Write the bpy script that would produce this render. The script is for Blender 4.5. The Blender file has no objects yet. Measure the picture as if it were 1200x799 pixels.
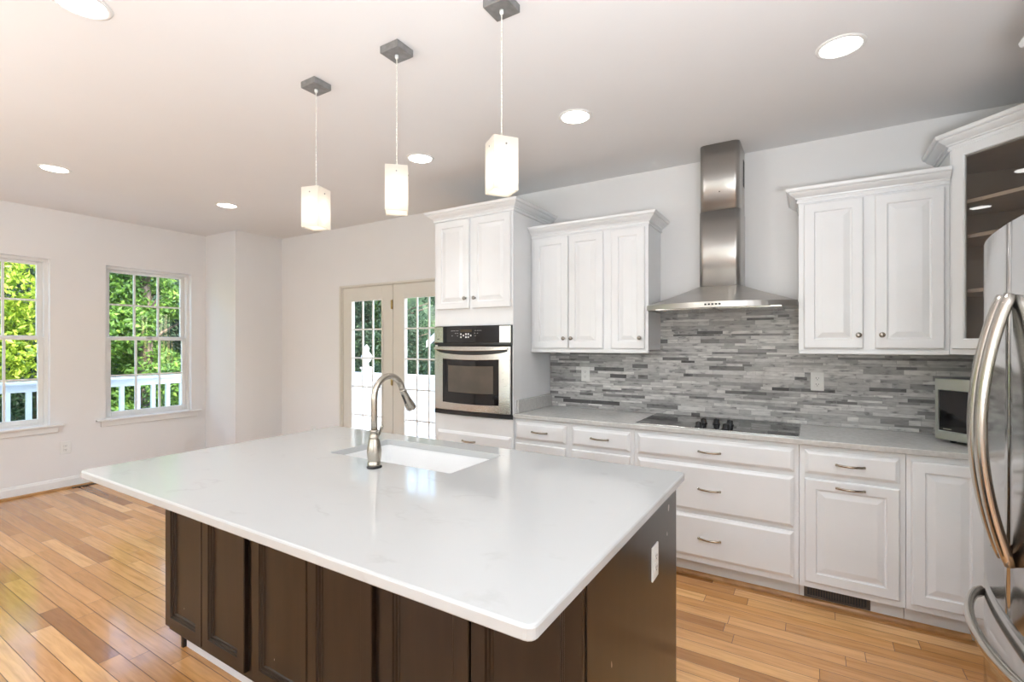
import bpy, bmesh, math, random
import numpy as np
from mathutils import Vector, Matrix
PI = math.pi
C = bpy.context.scene.collection
sc = bpy.context.scene

# ------------------------------------------------------------------ camera, sky, sun, large lights, exposure
CAM_H, YAW = 1.435, 31.515
cd = bpy.data.cameras.new('camera'); cam = bpy.data.objects.new('camera', cd); C.objects.link(cam)
cam.location = (0, 0, CAM_H); cam.rotation_euler = (PI/2, 0, math.radians(YAW))
cd.sensor_width = 36; cd.lens = 36*572.0/1200; cd.shift_y = 3.1/1200
cd.clip_start = .05; cd.clip_end = 200
sc.camera = cam
sc.view_settings.view_transform = 'Standard'; sc.view_settings.look = 'None'
sc.view_settings.gamma = 1; sc.view_settings.use_curve_mapping = False
sc.view_settings.exposure = 0.47

w = bpy.data.worlds.new('sky'); sc.world = w; w.use_nodes = True
nt = w.node_tree; bg = nt.nodes['Background']
sky = nt.nodes.new('ShaderNodeTexSky'); sky.sky_type = 'NISHITA'; sky.sun_disc = False
sky.sun_elevation = math.radians(46); sky.sun_rotation = math.radians(80); sky.air_density = 1.2
nt.links.new(sky.outputs[0], bg.inputs[0]); bg.inputs[1].default_value = .8

SUN, DAY_FILL, CAN, BULB, BOUNCE = 10.0, 2, 1.8, .34, 93
def light(name, kind, loc, energy, rot=(0, 0, 0), col=(1, 1, 1), **kw):
    l = bpy.data.lights.new(name, kind); l.energy = energy; l.color = col
    for k, v in kw.items(): setattr(l, k, v)
    o = bpy.data.objects.new(name, l); C.objects.link(o); o.location = loc; o.rotation_euler = rot
    return o
sd = Vector((-.72, .16, -.67)).normalized()
light('sun', 'SUN', (5, 2, 9), SUN, sd.to_track_quat('-Z', 'Y').to_euler(), (1, .95, .86), angle=.01)
# added fill lamps in the unseen openings behind the camera, as stand-in daylight
light('opening_fill', 'AREA', (-4.0, -2.95, 1.55), DAY_FILL, (PI/2, 0, 0), (1, .98, .96), shape='RECTANGLE', size=1.15, size_y=1.15)
light('opening_fill', 'AREA', (-.6, -2.95, 1.55), DAY_FILL, (PI/2, 0, 0), (1, .98, .96), shape='RECTANGLE', size=1.15, size_y=1.15)

# two added unseen lamps aimed at the ceiling, standing in for bounced flash
for fx, fy_, fe, fc in ((-3.4, -1.7, .82, (.96, .985, 1.01)), (.35, -.45, 1.05, (.92, .99, 1.06))):
    light('bounce_fill', 'AREA', (fx, fy_, 1.15), BOUNCE*fe, (PI, 0, 0), fc, shape='DISK', size=.9)

# ------------------------------------------------------------------ helpers: materials
def mat(name, col, rough=.5, metal=0., spec=.5, coat=0., **kw):
    m = bpy.data.materials.new(name); m.use_nodes = True
    b = m.node_tree.nodes['Principled BSDF']
    b.inputs['Base Color'].default_value = (*col, 1); b.inputs['Roughness'].default_value = rough
    b.inputs['Metallic'].default_value = metal; b.inputs['Specular IOR Level'].default_value = spec
    b.inputs['Coat Weight'].default_value = coat
    for k, v in kw.items(): b.inputs[k].default_value = v
    return m
def nodes(m): return m.node_tree.nodes, m.node_tree.links, m.node_tree.nodes['Principled BSDF']
def noise(m, scale, detail=3, stretch=(1, 1, 1), coord='Object', rough=.5):
    n, l, b = nodes(m)
    tc = n.new('ShaderNodeTexCoord'); mp = n.new('ShaderNodeMapping'); t = n.new('ShaderNodeTexNoise')
    mp.inputs['Scale'].default_value = stretch
    t.inputs['Scale'].default_value = scale; t.inputs['Detail'].default_value = detail; t.inputs['Roughness'].default_value = rough
    l.new(tc.outputs[coord], mp.inputs[0]); l.new(mp.outputs[0], t.inputs['Vector'])
    return t
def ramp(m, src, stops):
    n, l, b = nodes(m); r = n.new('ShaderNodeValToRGB'); e = r.color_ramp.elements
    while len(e) < len(stops): e.new(.5)
    for k, (p, c) in enumerate(stops): e[k].position = p; e[k].color = (*c, 1)
    l.new(src, r.inputs[0]); return r.outputs[0]
def bump(m, src, strength, dist=.002):
    n, l, b = nodes(m); bp = n.new('ShaderNodeBump'); bp.inputs['Strength'].default_value = strength; bp.inputs['Distance'].default_value = dist
    l.new(src, bp.inputs['Height']); l.new(bp.outputs[0], b.inputs['Normal'])

def noisy(name, c0, c1, scale, rough=.5, lo=.35, hi=.65, stretch=(1, 1, 1), bmp=0, detail=3, **kw):
    m = mat(name, c0, rough, **kw); n, l, b = nodes(m)
    t = noise(m, scale, detail, stretch)
    l.new(ramp(m, t.outputs[0], [(lo, c0), (hi, c1)]), b.inputs['Base Color'])
    if bmp: bump(m, t.outputs[0], bmp)
    return m

WALL = noisy('wall_paint', (.80, .785, .775), (.81, .795, .785), 3, .55)
bump(WALL, noise(WALL, 260, 2).outputs[0], .06, .001)
CEIL = noisy('ceiling_paint', (.82, .812, .81), (.83, .822, .82), 2, .7)
TRIM = noisy('trim_paint', (.80, .79, .77), (.815, .805, .785), 4, .35)
CAB = noisy('white_lacquer', (.80, .805, .81), (.82, .825, .83), 5, .3)
DOORP = noisy('cream_door_paint', (.70, .665, .60), (.715, .68, .615), 4, .35)
QUARTZ = noisy('white_quartz', (.80, .80, .79), (.835, .835, .825), 6, .1, .3, .6, detail=6)
def veins(m, scale, base, dark, thr=.03):
    n, l, b = nodes(m); t = noise(m, scale, 5, (1, 1.8, 1)); s = n.new('ShaderNodeMath'); s.operation = 'SUBTRACT'; s.inputs[1].default_value = .5
    a = n.new('ShaderNodeMath'); a.operation = 'ABSOLUTE'; l.new(t.outputs[0], s.inputs[0]); l.new(s.outputs[0], a.inputs[0])
    t2 = noise(m, scale*1.7, 2); mask = ramp(m, t2.outputs[0], [(.55, (0, 0, 0)), (.68, (1, 1, 1))])
    v = ramp(m, a.outputs[0], [(0, (1, 1, 1)), (thr, (0, 0, 0))])
    mu = n.new('ShaderNodeMath'); mu.operation = 'MULTIPLY'; l.new(v, mu.inputs[0]); l.new(mask, mu.inputs[1])
    mx = n.new('ShaderNodeMix'); mx.data_type = 'RGBA'; mx.inputs[6].default_value = (*base, 1); mx.inputs[7].default_value = (*dark, 1)
    l.new(mu.outputs[0], mx.inputs[0]); l.new(mx.outputs[2], b.inputs['Base Color'])
veins(QUARTZ, 3.5, (.53, .535, .53), (.49, .49, .482))
GREYQ = noisy('grey_quartz', (.52, .512, .495), (.59, .58, .565), 45, .14, detail=5)
DARK = noisy('espresso_wood', (.014, .009, .006), (.023, .0135, .008), 4, .28, stretch=(6, 6, .7), detail=5, spec=.5)
def chips(m):                                                       # little paint chips that show pale primer
    n, l, b = nodes(m); src = b.inputs['Base Color'].links[0].from_socket; t = noise(m, 38, 0, (1, 1, .6))
    k = ramp(m, t.outputs[0], [(.865, (0, 0, 0)), (.88, (1, 1, 1))]); mx = n.new('ShaderNodeMix'); mx.data_type = 'RGBA'; mx.inputs[7].default_value = (.45, .42, .38, 1)
    l.new(k, mx.inputs[0]); l.new(src, mx.inputs[6]); l.new(mx.outputs[2], b.inputs['Base Color'])
chips(DARK)
TOEW = noisy('toe_white', (.74, .73, .71), (.76, .75, .73), 5, .5)
SHOE = noisy('oak_moulding', (.36, .17, .055), (.48, .25, .09), 14, .35, stretch=(1, 1, 3))
CERAMIC = noisy('white_fireclay', (.90, .90, .895), (.92, .92, .915), 4, .15)
PLATE = noisy('white_plastic', (.78, .78, .76), (.80, .80, .78), 8, .3)
SLOT = noisy('dark_slot', (.02, .02, .02), (.03, .03, .03), 8, .5)
BLACK = noisy('black_plastic', (.012, .012, .013), (.018, .018, .02), 12, .3)
BGLASS = noisy('black_glass', (.006, .006, .007), (.009, .009, .01), 3, .05)
BRASS = noisy('aged_brass', (.42, .30, .12), (.5, .36, .16), 25, .35, metal=1.)
def brushed(name, c, rough, axis, var=.1):
    m = mat(name, c, rough, 1.); n, l, b = nodes(m)
    st = [60, 60, 60]; st[axis] = 1.
    t = noise(m, 8, 3, st); mr = n.new('ShaderNodeMapRange')
    mr.inputs[3].default_value = rough-var*.5; mr.inputs[4].default_value = rough+var*.5
    l.new(t.outputs[0], mr.inputs[0]); l.new(mr.outputs[0], b.inputs['Roughness'])
    return m
STEEL = brushed('brushed_steel', (.60, .585, .56), .26, 0)
HOODS = brushed('hood_steel', (.50, .485, .465), .33, 2)
FRIDGE = brushed('fridge_steel', (.56, .555, .55), .13, 0, .04)
NICKEL = brushed('brushed_nickel', (.50, .46, .40), .25, 2)
HANDLE = brushed('handle_steel', (.62, .585, .535), .22, 2)
PULL = brushed('pull_nickel', (.42, .37, .31), .25, 0)
CANOPY = noisy('canopy_grey', (.20, .195, .19), (.25, .245, .24), 40, .45, metal=.3)
CORD = noisy('clear_cord', (.55, .53, .46), (.82, .80, .74), 160, .25, .45, .55, stretch=(.3, .3, 1))
RAILW = noisy('white_rail_paint', (.78, .79, .80), (.82, .83, .84), 6, .5)
DECKM = noisy('pale_deck', (.60, .59, .57), (.68, .67, .65), 3, .7, stretch=(.3, 8, 1))
GRAVEL = noisy('pale_gravel', (.52, .51, .48), (.68, .67, .63), 6, .9, detail=6)
GRASS = noisy('lawn', (.05, .10, .02), (.13, .20, .04), 3, .9, detail=6)
SIDING = noisy('white_siding', (.75, .76, .77), (.80, .81, .82), 2, .6, stretch=(1, 1, 12))
ROOF = noisy('shingle', (.16, .16, .17), (.26, .26, .27), 12, .9)
BARK = noisy('bark', (.08, .055, .04), (.16, .12, .09), 8, .9, stretch=(3, 3, .6))
INSIDE = noisy('cabinet_interior', (.50, .43, .37), (.55, .47, .41), 6, .5)
SHELF = noisy('pale_shelf', (.66, .56, .46), (.70, .60, .50), 10, .5)

def glassmat(name, tint, refl=1.0):
    m = bpy.data.materials.new(name); m.use_nodes = True; n = m.node_tree.nodes; l = m.node_tree.links
    n.remove(n['Principled BSDF']); t = n.new('ShaderNodeBsdfTransparent'); g = n.new('ShaderNodeBsdfGlossy'); f = n.new('ShaderNodeFresnel')
    t.inputs[0].default_value = (*tint, 1); g.inputs['Roughness'].default_value = .01; f.inputs[0].default_value = 1.5
    mu = n.new('ShaderNodeMath'); mu.operation = 'MULTIPLY'; mx = n.new('ShaderNodeMixShader')
    ge = n.new('ShaderNodeNewGeometry'); fr_ = n.new('ShaderNodeMath'); fr_.operation = 'MULTIPLY_ADD'; fr_.inputs[1].default_value = -refl; fr_.inputs[2].default_value = refl
    l.new(ge.outputs['Backfacing'], fr_.inputs[0]); l.new(fr_.outputs[0], mu.inputs[1])
    l.new(f.outputs[0], mu.inputs[0]); l.new(mu.outputs[0], mx.inputs[0]); l.new(t.outputs[0], mx.inputs[1]); l.new(g.outputs[0], mx.inputs[2])
    l.new(mx.outputs[0], n['Material Output'].inputs[0]); return m
PANE = glassmat('window_glass', (.97, .98, .98))
CABGLASS = glassmat('cabinet_glass', (.86, .84, .82), 1.9)
OVENGLASS = glassmat('oven_glass', (.35, .33, .31), 1.6)

def emit(name, col, s):
    m = bpy.data.materials.new(name); m.use_nodes = True; n, l, b = nodes(m)
    b.inputs['Base Color'].default_value = (.9, .9, .9, 1); b.inputs['Emission Color'].default_value = (*col, 1); b.inputs['Emission Strength'].default_value = s
    return m
LED = emit('lit_downlight_lens', (1, .98, .95), 9)
LCD = emit('dim_display', (.30, .20, .08), .10); LCD.node_tree.nodes['Principled BSDF'].inputs['Base Color'].default_value = (.02, .016, .01, 1)
def frosted():
    m = bpy.data.materials.new('frosted_shade_glass'); m.use_nodes = True; n = m.node_tree.nodes; l = m.node_tree.links
    n.remove(n['Principled BSDF']); t = n.new('ShaderNodeBsdfTranslucent'); d = n.new('ShaderNodeBsdfDiffuse'); mx = n.new('ShaderNodeMixShader')
    t.inputs[0].default_value = (.80, .75, .67, 1); d.inputs[0].default_value = (.70, .675, .63, 1); mx.inputs[0].default_value = .6
    l.new(d.outputs[0], mx.inputs[1]); l.new(t.outputs[0], mx.inputs[2]); l.new(mx.outputs[0], n['Material Output'].inputs[0]); return m
FROST = frosted()
def attr(m, name='tone'):
    a = m.node_tree.nodes.new('ShaderNodeAttribute'); a.attribute_name = name
    s = m.node_tree.nodes.new('ShaderNodeSeparateColor'); m.node_tree.links.new(a.outputs[0], s.inputs[0]); return s.outputs
def leafmat(name, stops):
    m = mat(name, (.1, .2, .03), .55); n, l, b = nodes(m); a = attr(m)
    col = ramp(m, a[0], stops); l.new(col, b.inputs['Base Color'])
    t = n.new('ShaderNodeBsdfTranslucent'); l.new(col, t.inputs[0]); mx = n.new('ShaderNodeMixShader'); mx.inputs[0].default_value = .4
    l.new(b.outputs[0], mx.inputs[1]); l.new(t.outputs[0], mx.inputs[2]); l.new(mx.outputs[0], n['Material Output'].inputs[0]); return m
LEAF_SUN = leafmat('sunny_leaf', [(0, (.12, .22, .02)), (.5, (.34, .46, .04)), (1, (.62, .66, .10))])
LEAF_MID = leafmat('green_leaf', [(0, (.05, .12, .02)), (.6, (.12, .24, .035)), (1, (.28, .42, .07))])
LEAF_DARK = leafmat('evergreen_leaf', [(0, (.02, .05, .025)), (.7, (.045, .09, .045)), (1, (.12, .19, .10))])

# ------------------------------------------------------------------ helpers: geometry
def box(bm, x0, x1, y0, y1, z0, z1, bev=0, seg=1):
    vs = [bm.verts.new((x, y, z)) for z in (z0, z1) for x, y in ((x0, y0), (x1, y0), (x1, y1), (x0, y1))]
    fs = [bm.faces.new([vs[i] for i in f]) for f in ((3, 2, 1, 0), (4, 5, 6, 7), (0, 1, 5, 4), (1, 2, 6, 5), (2, 3, 7, 6), (3, 0, 4, 7))]
    if bev:
        es = list({e for f in fs for e in f.edges})
        bmesh.ops.bevel(bm, geom=es, offset=bev, segments=seg, profile=.5, affect='EDGES', clamp_overlap=True)
def rings(bm, rr, cap0=True, cap1=True, smooth=False, closed=True):
    R = [[bm.verts.new(p) for p in r] for r in rr]; n = len(R[0])
    for a, b in zip(R, R[1:]):
        for i in range(n if closed else n-1):
            j = (i+1) % n
            try: f = bm.faces.new((a[i], a[j], b[j], b[i])); f.smooth = smooth
            except ValueError: pass
    if cap0: bm.faces.new(R[0][::-1])
    if cap1: bm.faces.new(R[-1])
def panel(bm, x0, x1, z0, z1, y, steps):
    rings(bm, [[(x0+a, y-d, z0+a), (x1-a, y-d, z0+a), (x1-a, y-d, z1-a), (x0+a, y-d, z1-a)] for a, d in steps])
def prism(bm, poly, z0, z1, bev=0):
    rings(bm, [[(x, y, z) for x, y in poly] for z in (z0, z1)])
def lathe(bm, prof, o, ax=(0, 0, 1), n=20, smooth=True):
    ax = Vector(ax).normalized(); u = ax.orthogonal().normalized(); v = ax.cross(u); o = Vector(o)
    rr = [[o+ax*h+(u*math.cos(2*PI*k/n)+v*math.sin(2*PI*k/n))*max(r, 1e-4) for k in range(n)] for r, h in prof]
    rings(bm, rr, smooth=smooth)
def tube(bm, path, r, n=10, ref=None, ry=None, taper=None):
    P = [Vector(p) for p in path]; rr = []; prev = None
    for i, p in enumerate(P):
        t = (P[min(i+1, len(P)-1)]-P[max(i-1, 0)]).normalized()
        if ref is not None: u = (Vector(ref)-t*t.dot(Vector(ref))).normalized()
        elif prev is None: u = t.orthogonal().normalized()
        else: u = (prev-t*t.dot(prev)).normalized()
        prev = u; v = t.cross(u); s = taper[i] if taper else 1
        rr.append([p+(u*math.cos(2*PI*k/n)*r+v*math.sin(2*PI*k/n)*(ry or r))*s for k in range(n)])
    rings(bm, rr, smooth=True)
def sweep(bm, path, prof, closed=False):
    """mitred moulding: path of 2D points walked with the outside on the RIGHT hand; prof = (out, z) pairs"""
    P = [Vector(p) for p in path]; rr = []
    for i, p in enumerate(P):
        def nrm(a, b): d = (b-a).normalized(); return Vector((d.y, -d.x))
        ns = []
        if i > 0: ns.append(nrm(P[i-1], p))
        if i < len(P)-1: ns.append(nrm(p, P[i+1]))
        m = ns[0] if len(ns) == 1 else (ns[0]+ns[1])/(1+ns[0].dot(ns[1]))
        rr.append([(p.x+m.x*a, p.y+m.y*a, z) for a, z in prof])
    rings(bm, rr)
def arc(n, f): return [f(k/(n-1)) for k in range(n)]

def put(name, bm, m, parent=None, loc=(0, 0, 0), rz=0, smooth=False):
    bmesh.ops.recalc_face_normals(bm, faces=bm.faces)
    me = bpy.data.meshes.new(name); bm.to_mesh(me); bm.free()
    ms = m if isinstance(m, (list, tuple)) else [m]
    for x in ms: me.materials.append(x)
    o = bpy.data.objects.new(name, me); C.objects.link(o); o.location = loc; o.rotation_euler = (0, 0, rz)
    if parent: o.parent = parent
    return o
def tag(o, label, cat, group=None, kind=None):
    if label: o['label'] = label
    if cat: o['category'] = cat
    if group: o['group'] = group
    if kind: o['kind'] = kind
    return o
def thing(name, label, cat, loc, rz=0, group=None):
    o = bpy.data.objects.new(name, None); C.objects.link(o); o.empty_display_size = .1
    o.location = loc; o.rotation_euler = (0, 0, rz); return tag(o, label, cat, group)
def struct(name, bm, m, label=None, cat=None):
    o = put(name, bm, m); o['kind'] = 'structure'
    return tag(o, label, cat)
def sroot(name, loc, label, cat, rz=0):
    o = bpy.data.objects.new(name, None); C.objects.link(o); o.location = loc; o.rotation_euler = (0, 0, rz); o['kind'] = 'structure'
    return tag(o, label, cat)
def NB(): return bmesh.new()
def dup(root, loc, rz=None, label=None):
    r = root.copy(); C.objects.link(r); r.location = loc
    if rz is not None: r.rotation_euler = (0, 0, rz)
    if label: r['label'] = label
    for ch in list(root.children):
        c = ch.copy(); C.objects.link(c); c.parent = r
        for g in list(ch.children):
            d = g.copy(); C.objects.link(d); d.parent = c
    return r

# ------------------------------------------------------------------ room shell
XL, XR, YB, YF, H = -6.305, 1.30, 3.705, -2.9, 2.744
T = .16
rnd = random.Random(4)
def tiles(name, quads, m):
    """quads: (4 points, tone rgb) ; one mesh with a colour per tile"""
    me = bpy.data.meshes.new(name); v = []; f = []; c = []
    for q, t in quads:
        k = len(v); v += q; f.append((k, k+1, k+2, k+3)); c += [(*t, 1)]*4
    me.from_pydata(v, [], f); a = me.color_attributes.new('tone', 'FLOAT_COLOR', 'POINT')
    a.data.foreach_set('color', np.array(c, 'f').ravel()); me.materials.append(m)
    o = bpy.data.objects.new(name, me); C.objects.link(o); return o
# oak strip floor: planks run along the range wall
FLOORM = mat('oak_strip', (.5, .28, .12), .22, coat=.15); n_, l_, b_ = nodes(FLOORM); a_ = attr(FLOORM)
base = ramp(FLOORM, a_[0], [(0, (.34, .15, .05)), (.3, (.52, .25, .085)), (.65, (.67, .35, .135)), (1, (.80, .47, .21))])
tc = n_.new('ShaderNodeTexCoord'); mp = n_.new('ShaderNodeMapping'); mp.inputs['Scale'].default_value = (1.2, 16, 1)
of = n_.new('ShaderNodeVectorMath'); of.operation = 'ADD'; cx_ = n_.new('ShaderNodeCombineXYZ')
sc_ = n_.new('ShaderNodeMath'); sc_.operation = 'MULTIPLY'; sc_.inputs[1].default_value = 50
l_.new(a_[1], sc_.inputs[0]); l_.new(sc_.outputs[0], cx_.inputs[2]); l_.new(tc.outputs['Object'], mp.inputs[0]); l_.new(mp.outputs[0], of.inputs[0]); l_.new(cx_.outputs[0], of.inputs[1])
gr = n_.new('ShaderNodeTexNoise'); gr.inputs['Scale'].default_value = 3; gr.inputs['Detail'].default_value = 6; gr.inputs['Distortion'].default_value = .6; l_.new(of.outputs[0], gr.inputs['Vector'])
gm = ramp(FLOORM, gr.outputs[0], [(.3, (.72, .68, .62)), (.6, (1.0, 1.0, 1.0))])
mx = n_.new('ShaderNodeMix'); mx.data_type = 'RGBA'; mx.blend_type = 'MULTIPLY'; mx.inputs[0].default_value = .8
l_.new(base, mx.inputs[6]); l_.new(gm, mx.inputs[7]); l_.new(mx.outputs[2], b_.inputs['Base Color'])
mr = n_.new('ShaderNodeMapRange'); mr.inputs[3].default_value = .10; mr.inputs[4].default_value = .20; l_.new(gr.outputs[0], mr.inputs[0]); l_.new(mr.outputs[0], b_.inputs['Roughness'])
GAP = noisy('floor_seam', (.06, .03, .012), (.09, .045, .018), 9, .6)
quads = []; y = YF; PW = .0825; g = .0012
while y < YB-.001:
    y1 = min(y+PW, YB); x = XL-rnd.uniform(0, .8)
    while x < XR:
        L = rnd.choice([.45, .6, .75, .9, 1.1, 1.35])*rnd.uniform(.85, 1.15); a, b = max(x, XL), min(x+L, XR)
        if b-a > .01:
            quads.append(([(a+g, y+g, 0), (b-g, y+g, 0), (b-g, y1-g, 0), (a+g, y1-g, 0)], (min(1, max(0, rnd.gauss(.52, .21))), rnd.random(), 0)))
        x += L
    y = y1
fl = tiles('floor', quads, FLOORM); tag(fl, 'honey oak strip floor in narrow glossy boards', 'floor', kind='structure')
bm = NB(); box(bm, XL-.02, XR, YF, YB, -.05, -.0015); u = put('subfloor', bm, GAP, fl); u['kind'] = 'structure'
bm = NB(); box(bm, XL-T, XR+T, YF-T, YB+T, H, H+.12); struct('ceiling', bm, CEIL, 'flat painted ceiling over the whole kitchen', 'ceiling')

def wall_boxes(axis, a0, a1, b0, b1, holes):
    """wall slab along an axis with rectangular holes (a0,a1,z0,z1)"""
    bm = NB(); hs = sorted(holes); p = a0
    def seg(s, e, z0, z1):
        if e-s < 1e-4 or z1-z0 < 1e-4: return
        if axis == 'x': box(bm, s, e, b0, b1, z0, z1)
        else: box(bm, b0, b1, s, e, z0, z1)
    for (h0, h1, z0, z1) in hs:
        seg(p, h0, 0, H); seg(h0, h1, 0, z0); seg(h0, h1, z1, H); p = h1
    seg(p, a1, 0, H); return bm
WZ0, WZ1 = .612, 2.258
W2, W1, W3 = (2.135, 2.966), (.866, 1.697), (-.403, .428)
DX0, DX1, DZ = -4.549, -2.93, 2.071
struct('wall_left', wall_boxes('y', YF-T, YB+T, XL-T, XL, [(*W1, WZ0, WZ1), (*W2, WZ0, WZ1), (*W3, WZ0, WZ1)]), WALL, 'warm white wall with the two sash windows', 'wall')
struct('wall_back', wall_boxes('x', XL, XR+T, YB, YB+T, [(DX0, DX1, 0, DZ)]), WALL, 'white wall behind the range hood and cabinets', 'wall')
struct('wall_right', wall_boxes('y', YF-T, YB, XR, XR+T, []), WALL, 'white wall behind the refrigerator', 'wall')
struct('wall_front', wall_boxes('x', XL, XR, YF-T, YF, [(-4.6, -3.4, .95, 2.15), (-1.2, 0.0, .95, 2.15)]), WALL, 'wall behind the camera with two square openings added to let light in', 'wall')
bm = NB(); box(bm, XL, -5.65, 3.126, YB, 0, H); struct('wall_corner', bm, WALL, 'boxed-out chase in the corner beside the right sash window', 'wall')
# baseboards and oak shoe moulding
BP = [(0, 0), (.014, 0), (.014, .085), (.010, .095), (.008, .105), (0, .11)]
SP = [(.014, 0), (.032, 0), (.031, .008), (.026, .015), (.014, .019)]
def base_run(pts, tagname):
    bm = NB(); sweep(bm, pts, BP); struct('baseboard_'+tagname, bm, TRIM, 'white painted baseboard along the %s wall' % tagname, 'baseboard')
    bm = NB(); sweep(bm, pts, SP); struct('trim_'+tagname, bm, SHOE, 'oak shoe moulding along the %s baseboard' % tagname, 'moulding')
base_run([(XL, YF), (XL, 3.126), (-5.65, 3.126), (-5.65, YB), (DX0, YB)], 'left')

# sash windows (local: x across, y towards the outside, z up), facing the room
def sash(parent, name, w0, w1, z0, z1, y, bars):
    bm = NB(); fw = .042
    box(bm, w0, w0+fw, y, y+.035, z0, z1, .003); box(bm, w1-fw, w1, y, y+.035, z0, z1, .003)
    box(bm, w0+fw, w1-fw, y, y+.035, z0, z0+bars[0], .003); box(bm, w0+fw, w1-fw, y, y+.035, z1-bars[1], z1, .003)
    gx0, gx1, gz0, gz1 = w0+fw, w1-fw, z0+bars[0], z1-bars[1]
    for k in (1, 2): x = gx0+(gx1-gx0)*k/3; box(bm, x-.009, x+.009, y+.006, y+.029, gz0, gz1)
    z = (gz0+gz1)/2
    for k in range(3): box(bm, gx0+(gx1-gx0)*k/3+(.009 if k else 0), gx0+(gx1-gx0)*(k+1)/3-(.009 if k < 2 else 0), y+.006, y+.029, z-.009, z+.009)
    s = put(name, bm, TRIM, parent)
    bm = NB(); box(bm, gx0, gx1, y+.016, y+.020, gz0, gz1); put('pane', bm, PANE, s)
def window(n, y0, y1, label):
    W = y1-y0
    r = sroot('window_%d' % n, (XL, y0, WZ0), label, 'window', PI/2)   # local x -> +Y world, local +y -> -X world (outside)
    hh = WZ1-WZ0
    bm = NB(); f = .028
    box(bm, 0, f, .062, .15, 0, hh); box(bm, W-f, W, .062, .15, 0, hh); box(bm, f, W-f, .062, .15, hh-f, hh); box(bm, f, W-f, .062, .15, 0, .05)
    put('window_frame', bm, TRIM, r)
    sash(r, 'upper_sash', f, W-f, hh*.527, hh-f, .108, (.035, .03))
    sash(r, 'lower_sash', f, W-f, .05, hh*.527+.022, .070, (.045, .03))
    bm = NB(); box(bm, -.085, W+.1, -.045, .0, .012, .034, .006, 2); box(bm, 0, W, 0, .07, .012, .034)
    box(bm, -.045, W+.06, -.018, 0, -.045, .012, .004); put('sill', bm, TRIM, r)
    bm = NB(); box(bm, W/2-.03, W/2+.03, .05, .069, hh*.527+.014, hh*.527+.026, .004); put('sash_lock', bm, NICKEL, r)
window(1, *W1, 'left sash window at the photo edge, sunlit trees outside')
window(2, *W2, 'right sash window beside the boxed corner, dark trees outside')
window(3, *W3, 'sash window on the left wall nearest the camera')

# French door in the back wall
dr = sroot('door_1', (DX0, YB, 0), 'cream French door with divided glass leading to the deck', 'door')
bm = NB(); DW = DX1-DX0
box(bm, -.002, .036, -.006, .12, 0, DZ-.0); box(bm, DW-.036, DW+.002, -.006, .12, 0, DZ); box(bm, .036, DW-.036, -.006, .12, DZ-.014, DZ)
box(bm, -.012, .02, -.016, -.006, 0, DZ+.012, .003); box(bm, DW-.02, DW+.012, -.016, -.006, 0, DZ+.012, .003); box(bm, .02, DW-.02, -.016, -.006, DZ-.01, DZ+.012, .003)
put('door_frame', bm, DOORP, dr)
def leaf(x0, x1, g0, g1, lock):
    bm = NB(); z0, z1, gz0, gz1, y0, y1 = .012, DZ-.016, .335, 1.905, .004, .046
    box(bm, x0, g0, y0, y1, z0, z1, .002); box(bm, g1, x1, y0, y1, z0, z1, .002); box(bm, g0, g1, y0, y1, z0, gz0); box(bm, g0, g1, y0, y1, gz1, z1)
    m = .016                                                        # raised bead round the glass
    box(bm, g0-m, g0+.004, y0-.01, y0, gz0-m, gz1+m, .003); box(bm, g1-.004, g1+m, y0-.01, y0, gz0-m, gz1+m, .003)
    box(bm, g0, g1, y0-.01, y0, gz0-m, gz0+.004, .003); box(bm, g0, g1, y0-.01, y0, gz1-.004, gz1+m, .003)
    L = put('door_leaf', bm, DOORP, dr)
    bm = NB()
    for k in (1, 2): x = g0+(g1-g0)*k/3; box(bm, x-.008, x+.008, y0+.010, .033, gz0, gz1, .002)
    for k in range(1, 5): z = gz0+(gz1-gz0)*k/5; box(bm, g0, g1, y0+.012, .032, z-.008, z+.008, .002)
    put('grille', bm, TRIM, L)
    bm = NB(); box(bm, g0, g1, .026, .030, gz0, gz1); put('pane', bm, PANE, L)
    return L
o = -DX0
LL = leaf(-4.512+o, -3.742+o, -4.37+o, -3.897+o, 0); LR = leaf(-3.736+o, -2.968+o, -3.572+o, -3.10+o, 1)
for z in (1.80, 1.0, .2):
    bm = NB(); box(bm, -3.765+o, -3.739+o, -.003, .004, z, z+.092); lathe(bm, [(.006, -.004), (.006, .096)], (-3.739+o, -.006, z), n=10); put('hinge', bm, BRASS, LL)
bm = NB(); lathe(bm, [(.03, 0), (.03, .006), (.012, .01), (.012, .04), (.026, .05), (.028, .065), (.015, .075)], (-3.04+o, .004, .98), (0, -1, 0)); put('door_knob', bm, BRASS, LR)

# mosaic backsplash: split-face marble strips of mixed height and length
TILE = mat('marble_strip', (.4, .4, .4), .35); n_, l_, b_ = nodes(TILE); a_ = attr(TILE)
tcol = ramp(TILE, a_[0], [(0, (.07, .068, .07)), (.25, (.18, .175, .175)), (.55, (.44, .43, .425)), (.8, (.60, .59, .58)), (1, (.72, .71, .69))])
t1 = noise(TILE, 16, 6, (1, 1, 2.6)); of = n_.new('ShaderNodeVectorMath'); of.operation = 'ADD'; src = t1.inputs['Vector'].links[0].from_socket
cm = n_.new('ShaderNodeCombineXYZ'); mu = n_.new('ShaderNodeMath'); mu.operation = 'MULTIPLY'; mu.inputs[1].default_value = 60
l_.new(a_[1], mu.inputs[0]); l_.new(mu.outputs[0], cm.inputs[1]); l_.new(src, of.inputs[0]); l_.new(cm.outputs[0], of.inputs[1]); l_.new(of.outputs[0], t1.inputs['Vector'])
dm = ramp(TILE, t1.outputs[0], [(.32, (.30, .30, .31)), (.42, (.82, .82, .82)), (.6, (1.08, 1.08, 1.07))])
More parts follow.
